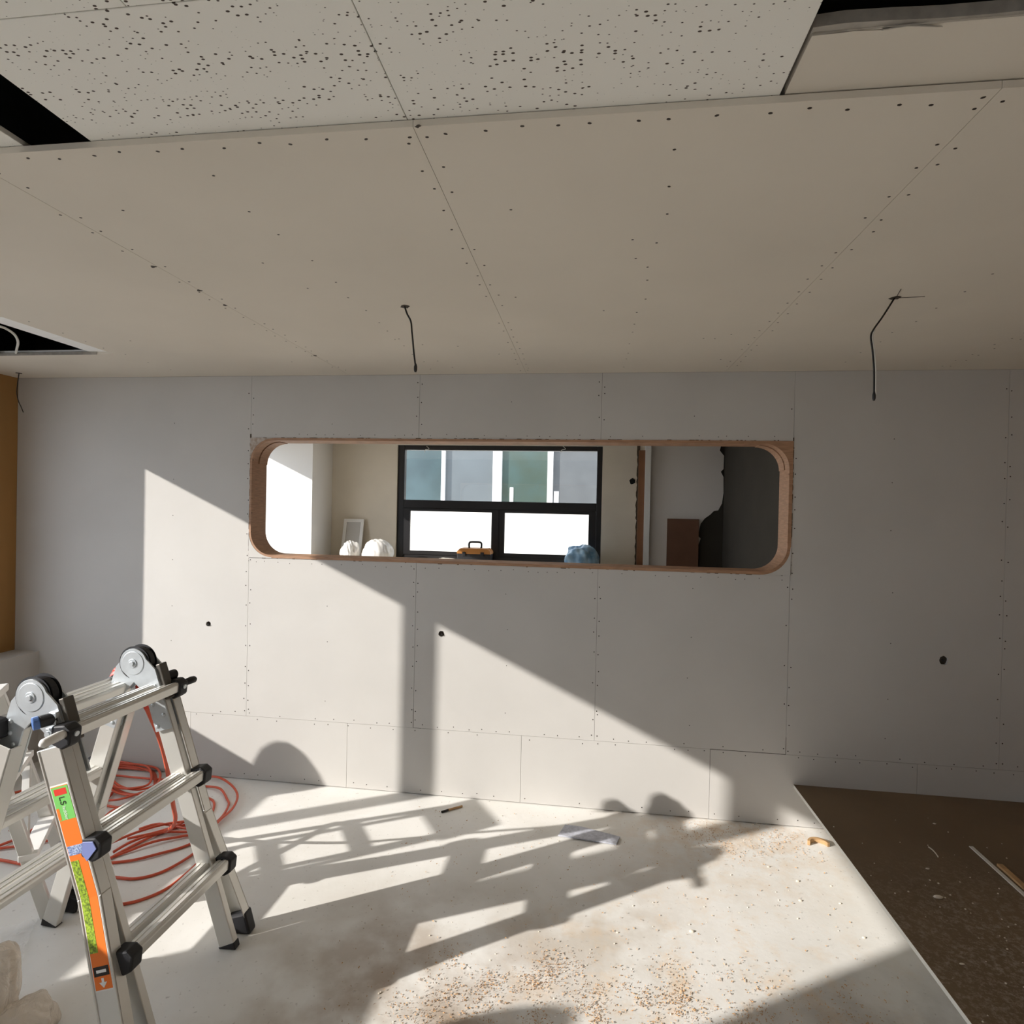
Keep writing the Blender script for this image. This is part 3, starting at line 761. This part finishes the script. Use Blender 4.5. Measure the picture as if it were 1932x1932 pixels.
        if True:
            for ys in (-1, 1):
                y0 = YI[ys] + ys * .034
                bm_ = [(-.030, .024), (.012, .030), (.034, .014), (.030, -.030), (.004, -.046), (-.034, -.030)]
                c = top + d * s + n * .050
                f = lambda u, v, w, c=c, y0=y0: (c.x + (u if side > 0 else -u), y0 - .022 + w, c.z + v)
                so = MB().plate(bm_, (), .044, f).build('rung_socket', M_rubber, ladder, bevel=.006)
                if side > 0 and ys < 0 and k == 1:
                    MB().plate([(-.024, .016), (.010, .020), (.022, .0), (-.008, -.040), (-.026, -.02)], (), .003, lambda u, v, w, c=c, y0=y0: (c.x + u, y0 - .0255 + w, c.z + v)).build('socket_face', M_bluesh, so, bevel=.001)
                if k == 0:
                    lv = .075 if ys < 0 else .045
                    e = Vector((c.x + (.012 if side > 0 else -.012), y0 + ys * .02, c.z + .004))
                    MB().tube([e, e + Vector((.010 * side, ys * .03, .004)), e + Vector((.012 * side, ys * lv, .003)), e + Vector((.012 * side, ys * (lv + .01), .002))], [.012, .014, .013, .006], 12).build('lock_lever', M_white if (ys < 0 and side > 0) else M_rubber, so, smooth=True)
                    MB().cyl((c.x + .03 * side, y0, c.z + .0), (c.x + .037 * side, y0, c.z - .001), .008, 10).build('bolt', M_zinc, so)
# hinge release knobs and latches
yL, yR = YI[-1], YI[1]
kb = MB().cyl((-1.588, yL - .024, .985), (-1.612, yL - .056, .980), .019, 18).build('release_knob', M_rubber, ladder, bevel=.003)
MB().cyl((-1.612, yL - .056, .980), (-1.622, yL - .070, .978), .020, 18).build('knob_cap', M_blue, kb, bevel=.003)
kb = MB().cyl((-1.575, yR + .015, .985), (-1.565, yR + .055, .985), .018, 18).build('release_knob', M_rubber, ladder, bevel=.004)
for yy, q in ((yL - .028, -1),):
    MB().box((-1.600, yy - .012, .965), (-1.575, yy + .004, 1.005)).build('latch_spring', M_zinc, ladder, bevel=.003)
    MB().box((-1.612, yy - .010, .935), (-1.572, yy + .004, .955)).build('latch_spring', M_zinc, ladder, bevel=.003)
    for xx in (-1.603, -1.582): MB().cyl((xx, yy - .014, .937), (xx, yy, .937), .009, 12).build('latch_pin', M_zinc, ladder)
MB().ball((-1.935, yR - .035, .36), .016, (1, 1, 1), 14).build('lock_pin_ball', M_rubber, ladder, smooth=True)
# sticker on the camera-side outer rail
P = rail_frame(1); top, d, n, L = P
yS = YI[-1] - .0522
def stick(s0, s1, n0, n1, mt, name, par, lift=.0):
    def f(u, v, w):
        p = top + d * u + n * v
        s = u; fy = -.05 * max(0, (s - FS) / (L - FS - .02))
        return (p.x, yS + fy - w - lift, p.z)
    mb = MB()
    cuts = [s0] + ([FS] if s0 < FS < s1 else []) + [s1]
    for a, b in zip(cuts, cuts[1:]):
        mb.plate(rect(a, b, n0, n1), (), .0006, f)
    return mb.build(name, mt, par)
st = stick(.256, .857, -.033, .030, M_white, 'sticker', ladder)
stick(.260, .853, -.030, .027, M_orange, 'orange_field', st, .0007)
stick(.262, .362, -.030, .027, M_green, 'green_field', st, .0010)
stick(.268, .287, -.022, .020, M_red, 'emblem', st, .0013)
stick(.325, .360, -.030, -.020, M_orange, 'orange_edge', st, .0013)
stick(.440, .468, -.028, .025, mat('pictogram_blue', hexc(190, 204, 228), .5, var=.6, vscale=220, var_color=hexc(90, 110, 160)), 'pictogram', st, .0013)
stick(.485, .752, -.029, -.002, M_lime, 'lime_field', st, .0013)
stick(.790, .816, -.027, .024, M_ink, 'black_label', st, .0013)
stick(.799, .807, -.018, .015, M_white, 'white_bar', st, .0016)
def letter(text, s0, size, n_base, mt, name):
    cu = bpy.data.curves.new('t', 'FONT'); cu.body = text; cu.size = size
    ob = bpy.data.objects.new('t', cu); col.objects.link(ob)
    bpy.context.view_layer.update()
    me = bpy.data.meshes.new_from_object(ob.evaluated_get(bpy.context.evaluated_depsgraph_get()))
    bpy.data.objects.remove(ob)
    for v in me.vertices:
        p = top + d * (s0 + v.co.x) + n * (n_base + v.co.y)
        v.co = (p.x, yS - .0024, p.z)
    me.materials.append(mt)
    o = bpy.data.objects.new(name, me); col.objects.link(o); o.parent = st; o.matrix_parent_inverse = st.matrix_world.inverted()
    return o
letter('LS', .291, .028, -.010, M_ink, 'lettering')
letter('ladder', .320, .0165, -.006, M_white, 'lettering')
mb = MB()
def f_arrow(u, v, w):
    p = top + d * u + n * v; fy = -.05 * max(0, (u - FS) / (L - FS - .02)); return (p.x, yS + fy - w - .0016, p.z)
mb.plate([(.822, -.005), (.833, -.005), (.833, -.014), (.848, -.001), (.833, .012), (.833, .003), (.822, .003)], (), .0005, f_arrow).build('arrow', M_white, st)

# ------------------------------------------------------------------ red air gun and hose
gun = thing('air_gun', (-1.74, 2.03, .9), 'red air gun with black nozzle hooked behind the ladder hinge', 'air gun')
yg = 2.022
W = lambda x, y: wl(x, y, yg)
MB().tube([W(240, 1262), W(230, 1264), W(222, 1272), W(215, 1283), W(208, 1287)], [.010, .014, .022, .021, .012], 12).build('body', M_redtool, gun, smooth=True)
MB().tube([W(226, 1265), W(218, 1263), W(214, 1267)], [.007, .008, .005], 8).build('trigger', M_redtool, gun, smooth=True)
MB().tube([W(211, 1285), W(202, 1288), W(192, 1291)], [.009, .007, .0045], 10).build('nozzle', M_rubber, gun, smooth=True)
MB().tube([W(238, 1263), W(252, 1275), W(262, 1292), W(268, 1308), W(272, 1322), W(278, 1338)], [.010, .011, .013, .018, .015, .009], 12).build('grip', M_redtool, gun, smooth=True)
hose = thing('air_hose', (-2.2, 2.7, 0), 'orange-red air hose coiled on the floor behind the ladder', 'hose')
HR = .0062
def strand(px, lift=0.0, name='hose_strand', closed=False, par=hose):
    pts = []
    for i, p in enumerate(px):
        q = fl(p[0], p[1], HR); pts.append((min(q.x, 9), min(q.y, YF - .02), HR + lift + .004 * math.sin(i * 1.9 + p[0])))
    pts = [(a, b, max(c, HR * .95)) for a, b, c in pts]
    return MB().tube(catmull(pts, 6, closed), HR, 8, caps=True).build(name, M_hose, par, smooth=True)
ov = [(212, 1448), (240, 1442), (268, 1445), (287, 1457), (295, 1474), (288, 1491), (262, 1500), (235, 1500), (214, 1491), (205, 1476), (204, 1460)]
for k, (dx, dy, sc_) in enumerate(((0, 0, 1), (2, 4, .93), (-3, 7, 1.0), (6, -1, 1.03), (-8, 3, .97))):
    strand([(250 + (x - 250) * sc_ + dx, 1473 + (y - 1473) * sc_ + dy) for x, y in ov], .006 + .009 * k, closed=False)
strand([(150, 1466), (208, 1467), (260, 1471), (330, 1476), (385, 1470), (412, 1471), (436, 1486), (448, 1505), (440, 1528), (418, 1550), (390, 1572), (345, 1568), (300, 1560), (262, 1568)], .012)
strand([(388, 1484), (415, 1491), (429, 1510), (431, 1522), (416, 1547), (380, 1572), (340, 1580), (290, 1592), (240, 1608), (207, 1620)], .006)
strand([(386, 1504), (401, 1511), (404, 1521), (396, 1537), (372, 1550), (330, 1562), (285, 1580), (232, 1606), (206, 1622)], .0)
strand([(193, 1516), (225, 1516), (262, 1505), (300, 1490), (345, 1474)], .02)
strand([(192, 1522), (230, 1526), (268, 1512), (305, 1496), (350, 1480)], .012)
strand([(188, 1560), (208, 1540), (240, 1522), (280, 1505), (325, 1490)], .02)
strand([(200, 1570), (215, 1548), (240, 1530), (285, 1512), (330, 1500)], .006)
strand([(230, 1545), (262, 1525), (300, 1508), (340, 1496), (380, 1490)], .0)
strand([(205, 1500), (212, 1498), (200, 1512), (190, 1522)], .004)
strand([(205, 1628), (250, 1624), (300, 1612), (340, 1600), (370, 1588), (398, 1570)], .0)
strand([(120, 1640), (160, 1650), (215, 1655), (255, 1658), (298, 1648), (338, 1630), (372, 1605), (402, 1575)], .0)
strand([(110, 1708), (165, 1712), (215, 1708), (262, 1699), (312, 1678), (350, 1651), (378, 1622), (400, 1590)], .0)
strand([(214, 1612), (250, 1592), (300, 1576), (345, 1572), (372, 1574)], .01)
strand([(240, 1590), (290, 1578), (330, 1566), (362, 1548)], .016)
strand([(208, 1600), (255, 1578), (305, 1565), (355, 1558), (392, 1560)], .02)
strand([(-40, 1612), (0, 1598), (38, 1580), (72, 1562), (110, 1545)], .004)
strand([(-40, 1606), (0, 1602), (60, 1594), (115, 1580), (160, 1560)], .0)
strand([(-40, 1620), (0, 1624), (42, 1632), (100, 1638), (150, 1634)], .0)
strand([(18, 1566), (60, 1569), (110, 1562), (160, 1545), (190, 1530)], .0)
strand([(10, 1500), (50, 1492), (110, 1485), (170, 1470), (205, 1462)], .0)
# the drop from the gun to the floor
drop = [W(276, 1334), wl(285, 1354, 2.04), wl(300, 1390, 2.08), wl(312, 1432, 2.14), wl(320, 1478, 2.20), wl(327, 1520, 2.26), wl(331, 1545, 2.34), wl(325, 1560, 2.42), fl(310, 1569, .012), fl(293, 1573, .012)]
MB().tube(catmull(drop, 7), .0088, 8).build('hose_drop', M_hose, hose, smooth=True)

# ------------------------------------------------------------------ trestle and box behind the ladder at left
tr = thing('work_trestle', (-2.40, 1.95, 0), 'small pale work trestle behind the ladder at the left edge', 'trestle')
TX0, TX1, TY0, TY1, TZ = -2.68, -2.40, 1.80, 2.10, .86
def slant(name, a, b, w, t, mt):
    a, b = Vector(a), Vector(b); dd = (b - a).normalized(); e1 = dd.cross(Vector((0, 1, 0)))
    e1 = (e1 if e1.length > .1 else Vector((1, 0, 0))).normalized(); e2 = dd.cross(e1).normalized(); mb = MB(); vs = []
    for p in (a, b):
        for q, v in ((-w, -t), (w, -t), (w, t), (-w, t)): vs.append(mb.bm.verts.new(p + e1 * q + e2 * v))
    for f in ((0, 1, 2, 3), (7, 6, 5, 4), (0, 4, 5, 1), (1, 5, 6, 2), (2, 6, 7, 3), (3, 7, 4, 0)): mb.bm.faces.new([vs[i] for i in f])
    for v in mb.bm.verts: v.co.z = max(0.0005, v.co.z)
    return mb.build(name, mt, tr, bevel=.002, seg=1)
MB().box((TX0, TY0, TZ - .03), (TX1, TY1, TZ)).build('deck', M_white, tr, bevel=.004)
for x0, x1, x2 in ((TX1 - .03, TX1 + .20, TX1 - .16), (TX0 + .03, TX0 - .20, TX0 + .16)):
    for y in (TY0 + .03, TY1 - .03):
        o_ = .05 if y > 1.95 else -.05
        slant('leg', (x0, y, TZ - .03), (x1, y + o_, 0), .022, .014, M_alu)
    sx = x0 + (x1 - x0) * .38; slant('step', (sx, TY0 + .01, .55), (sx, TY1 - .01, .55), .03, .012, M_white)
    sx = x0 + (x1 - x0) * .72; slant('step', (sx, TY0 - .02, .25), (sx, TY1 + .02, .25), .03, .012, M_white)
    slant('brace', (x0 + (x1 - x0) * .38, TY1, .54), (x0 - (x1 - x0) * .3, TY1 - .04, TZ - .04), .014, .008, M_alu)
    slant('brace', (x0 + (x1 - x0) * .40, TY1 + .01, .52), (x0 + (x1 - x0) * .66, TY0, .30), .014, .008, M_alu)

tr.location = (-2.345, 2.0, 0); tr.rotation_euler = (0, 0, math.radians(36))

# ------------------------------------------------------------------ brown sheet on its stack at right
ZB = .226
MB_s = thing('brown_sheet', (1.71, 1.9, ZB - .018), 'large dusty brown sheet with white edges lying raised at right', 'board')
MB().box((1.098, .70, ZB - .001), (2.318, YF - .004, ZB)).build('face', M_sheet, MB_s)
MB().box((1.098, .70, ZB - .017), (2.318, YF - .004, ZB - .001)).build('edge', M_sheet_edge, MB_s)
for k in range(4):
    o = MB().box((1.42, .95, k * .052), (2.28, 2.9, (k + 1) * .052 - .001)).build('stacked_board', M_gyps_edge, bevel=.002)
    tag(o, 'pack of gypsum board under the brown sheet, %s of four' % ('lowest', 'second from the floor', 'third from the floor', 'topmost')[k], 'board', 'boards under the brown sheet')
def bar(name, a, b, w, h, mt, label, cat):
    a, b = Vector(a), Vector(b); dd = (b - a).normalized(); sd_ = Vector((-dd.y, dd.x, 0)).normalized() * (w / 2); mb = MB(); vs = []
    for p in (a, b):
        for q, z in ((-1, 0), (1, 0), (1, h), (-1, h)): vs.append(mb.bm.verts.new(p + sd_ * q + Vector((0, 0, z))))
    for f in ((0, 1, 2, 3), (7, 6, 5, 4), (0, 4, 5, 1), (1, 5, 6, 2), (2, 6, 7, 3), (3, 7, 4, 0)): mb.bm.faces.new([vs[i] for i in f])
    return tag(mb.build(name, mt, bevel=.001, seg=1), label, cat)
bar('white_strip', fl(1832, 1598, ZB), fl(1980, 1732, ZB), .017, .004, M_sheet_edge, 'thin white strip lying on the brown sheet', 'strip')
bar('wood_strip', fl(1886, 1634, ZB), fl(2000, 1737, ZB), .022, .010, M_wood, 'narrow raw wood strip beside the white strip on the brown sheet', 'strip')
lump('plastic_bag', (2.235, 3.07, ZB), (.045, .045, .085), M_bag_w, 'small white crumpled plastic at the far end of the brown sheet', 'bag', 21, 1.0)
MB().tube(catmull([fl(1752, 1598, ZB + .002), fl(1760, 1604, ZB + .004), fl(1767, 1612, ZB + .004), fl(1770, 1617, ZB + .002)], 4), .0025, 5)
cr = MB()
for k in range(150):
    x = rnd.gauss(1.5, .22); y = rnd.gauss(2.1, .35)
    if not (1.12 < x < 2.29 and .8 < y < 3.1): continue
    r = rnd.uniform(.0012, .004); cr.ball((x, y, ZB + r * .5), r, (1, rnd.uniform(.5, 1), .7), 6)
for p, r in (((1770, 1695), .013), ((1763, 1555), .006), ((1750, 1640), .006), ((1815, 1820), .006)):
    q = fl(*p, ZB); cr.ball((q.x, q.y, ZB + r * .4), r, (1.4, .6, .5), 8)
cr.tube(catmull([fl(1752, 1598, ZB + .003), fl(1760, 1604, ZB + .005), fl(1767, 1612, ZB + .005), fl(1770, 1617, ZB + .003)], 4), .0025, 5)
tag(cr.build('plaster_crumbs', M_plaster), 'scattered pale plaster crumbs on the brown sheet', 'crumbs', kind='stuff')

# ------------------------------------------------------------------ scraps on the floor
a = [fl(1055, 1572), fl(1092, 1560), fl(1168, 1582), fl(1162, 1597)]
o = MB().plate([(p.x, p.y) for p in (fl(1053, 1579), fl(1066, 1559), fl(1098, 1563), fl(1170, 1582), fl(1163, 1596))], (), .006, XY(.004)).build('board_offcut', mat('grey_offcut', hexc(196, 198, 208), .8, var=.25, vscale=60), bevel=.001)
tag(o, 'grey board offcut lying on the sunlit floor near the wall', 'offcut')
o = MB().tube([fl(833, 1532, .006), fl(846, 1528, .007)], .006, 8).build('stick', M_ink)
st_ = thing('wood_stick', fl(850, 1527, 0), 'short pale stick with a dark end on the floor by the wall', 'stick')
o.name = 'dark_end'; o.parent = st_; o.matrix_parent_inverse = st_.matrix_world.inverted()
MB().tube([fl(846, 1528, .007), fl(872, 1521, .006)], .006, 8).build('shaft', M_wood, st_)
cc = fl(1545, 1597); mb = MB(); N = 14
pts_o, pts_i = [], []
for k in range(N + 1):
    a = math.radians(15 + 150 * k / N); pts_o.append((.055 * math.cos(a), .055 * math.sin(a))); pts_i.append((.042 * math.cos(a), .042 * math.sin(a)))
o = mb.plate(pts_o + pts_i[::-1], (), .022, lambda u, v, w: (cc.x + u, cc.y + v - .01, w + .0005)).build('curved_offcut', M_wood, bevel=.001)
tag(o, 'curved plywood offcut on the floor beside the brown sheet', 'offcut')
# shavings: far too many to count
sh = MB()
def curl(x, y, L, w):
    a = rnd.uniform(0, 6.28); c_ = Vector((x, y, 0)); dx = Vector((math.cos(a), math.sin(a), 0)); dy = Vector((-dx.y, dx.x, 0)); kx = rnd.uniform(-.6, .6)
    prev = None
    for k in range(4):
        t = k / 3 - .5
        p = c_ + dx * (L * t) + dy * (kx * L * (t * t - .25) * 2); z = .001 + rnd.uniform(0, .0035)
        v1 = sh.bm.verts.new((p.x - dy.x * w, p.y - dy.y * w, z)); v2 = sh.bm.verts.new((p.x + dy.x * w, p.y + dy.y * w, z + .002))
        if prev: sh.bm.faces.new((prev[0], prev[1], v2, v1))
        prev = (v1, v2)
clus = [(rnd.uniform(-.5, 1.0), rnd.uniform(1.55, 2.1), rnd.uniform(.02, .07)) for _ in range(95)] + [(rnd.uniform(.5, 1.15), rnd.uniform(2.85, 3.1), .05) for _ in range(14)] + [(-.5 + rnd.uniform(-.15, .2), rnd.uniform(1.6, 1.95), .08) for _ in range(8)]
for cx_, cy_, rr_ in clus:
    for k in range(rnd.randint(20, 60)):
        x, y = rnd.gauss(cx_, rr_), rnd.gauss(cy_, rr_)
        if x > 1.2 or y > 3.12 or (y > 2.35 and y < 2.7): continue
        curl(x, y, rnd.uniform(.003, .008), rnd.uniform(.0003, .0007))
for k in range(500): curl(rnd.uniform(-.9, 1.15), rnd.uniform(1.5, 3.05), rnd.uniform(.003, .009), rnd.uniform(.0005, .0012))
tag(sh.build('wood_shavings', mat('shavings', hexc(206, 160, 108), .8, var=.25, vscale=30)), 'orange wood shavings and sawdust scattered over the concrete floor', 'shavings', kind='stuff')
cr = MB()
for p, r in (((1240, 1625), .007), ((1505, 1663), .011), ((1510, 1700), .011), ((1585, 1705), .008), ((1450, 1636), .008), ((1305, 1758), .013), ((1568, 1672), .007), ((1630, 1770), .010), ((1420, 1556), .010), ((1428, 1554), .008), ((1165, 1760), .007), ((1395, 1722), .004), ((935, 1800), .005), ((925, 1812), .005)):
    r *= .6; q = fl(*p); cr.ball((q.x, q.y, r * .35), r, (1.3, .7, .6), 7)
for k in range(120):
    r = rnd.uniform(.0015, .004); x, y = rnd.uniform(-1.0, 1.15), rnd.uniform(1.6, 3.1); cr.ball((x, y, r * .5), r, (1, .8, .6), 6)
tag(cr.build('plaster_crumbs', M_plaster), 'little pale crumbs scattered on the concrete floor', 'crumbs', kind='stuff')

# clear film and beige bag bottom left
r = random.Random(5); bm = bmesh.new(); N = 24
c4 = [fl(-60, 1775), fl(70, 1738), fl(40, 1815), fl(-60, 1900)]
gr = {}
for i in range(N + 1):
    for j in range(N + 1):
        u, v = i / N, j / N
        p = c4[0] * (1 - u) * (1 - v) + c4[1] * u * (1 - v) + c4[2] * u * v + c4[3] * (1 - u) * v
        h = .006 + .012 * abs(math.sin(u * 9 + v * 4) * math.sin(v * 11 - u * 3)) + r.uniform(0, .004)
        gr[i, j] = bm.verts.new((p.x + r.uniform(-.004, .004), p.y + r.uniform(-.004, .004), h))
for i in range(N):
    for j in range(N): bm.faces.new((gr[i, j], gr[i + 1, j], gr[i + 1, j + 1], gr[i, j + 1]))
me = bpy.data.meshes.new('plastic_film'); bm.to_mesh(me); bm.free(); me.materials.append(M_film)
o = bpy.data.objects.new('plastic_film', me); col.objects.link(o); tag(o, 'crumpled clear plastic film on the floor left of the ladder', 'film')
sk = lump('plastic_sack', (-1.83, 1.50, 0), (.105, .10, .24), M_bag_beige, 'translucent beige plastic sack slumped at the lower left corner', 'sack', 31, 1.6)
sf = lump('sack_fold', (-1.69, 1.50, 0), (.11, .09, .10), M_bag_beige, None, None, 35, 1.4)
bpy.context.view_layer.update(); sf.parent = sk; sf.matrix_parent_inverse = sk.matrix_world.inverted()

# unseen stand-ins added by the left window to block sun and cast shadows
lump('plastic_sack', (-3.485, 2.14, .694), (.07, .125, .34), M_bag_w, 'lumpy white sack added out of view on the ledge to cast a domed shadow', 'sack', 17, .6)
for k, (lo, hi) in enumerate((((-2.90, -.1, 0), (-2.62, 1.02, .46)), ((-2.90, -.1, .4605), (-2.62, 1.02, .915)))):  # made-up boxes, sized to keep sun off the near floor
    o = MB().box(lo, hi).build('cardboard_box', mat('cardboard_%d' % k, hexc(188, 150, 106), .8, var=.1, vscale=5), bevel=.006)
    tag(o, ('lower' if k == 0 else 'upper') + ' unseen box added by the left window to block sun', 'box', 'added sun blockers by the left window')
lump('plastic_sack', (-2.77, .30, .915), (.10, .12, .36), M_bag_w, 'unseen white sack added on the boxes to cast a rounded shadow', 'sack', 23, .5)  # added to give the box shadow its rounded bump
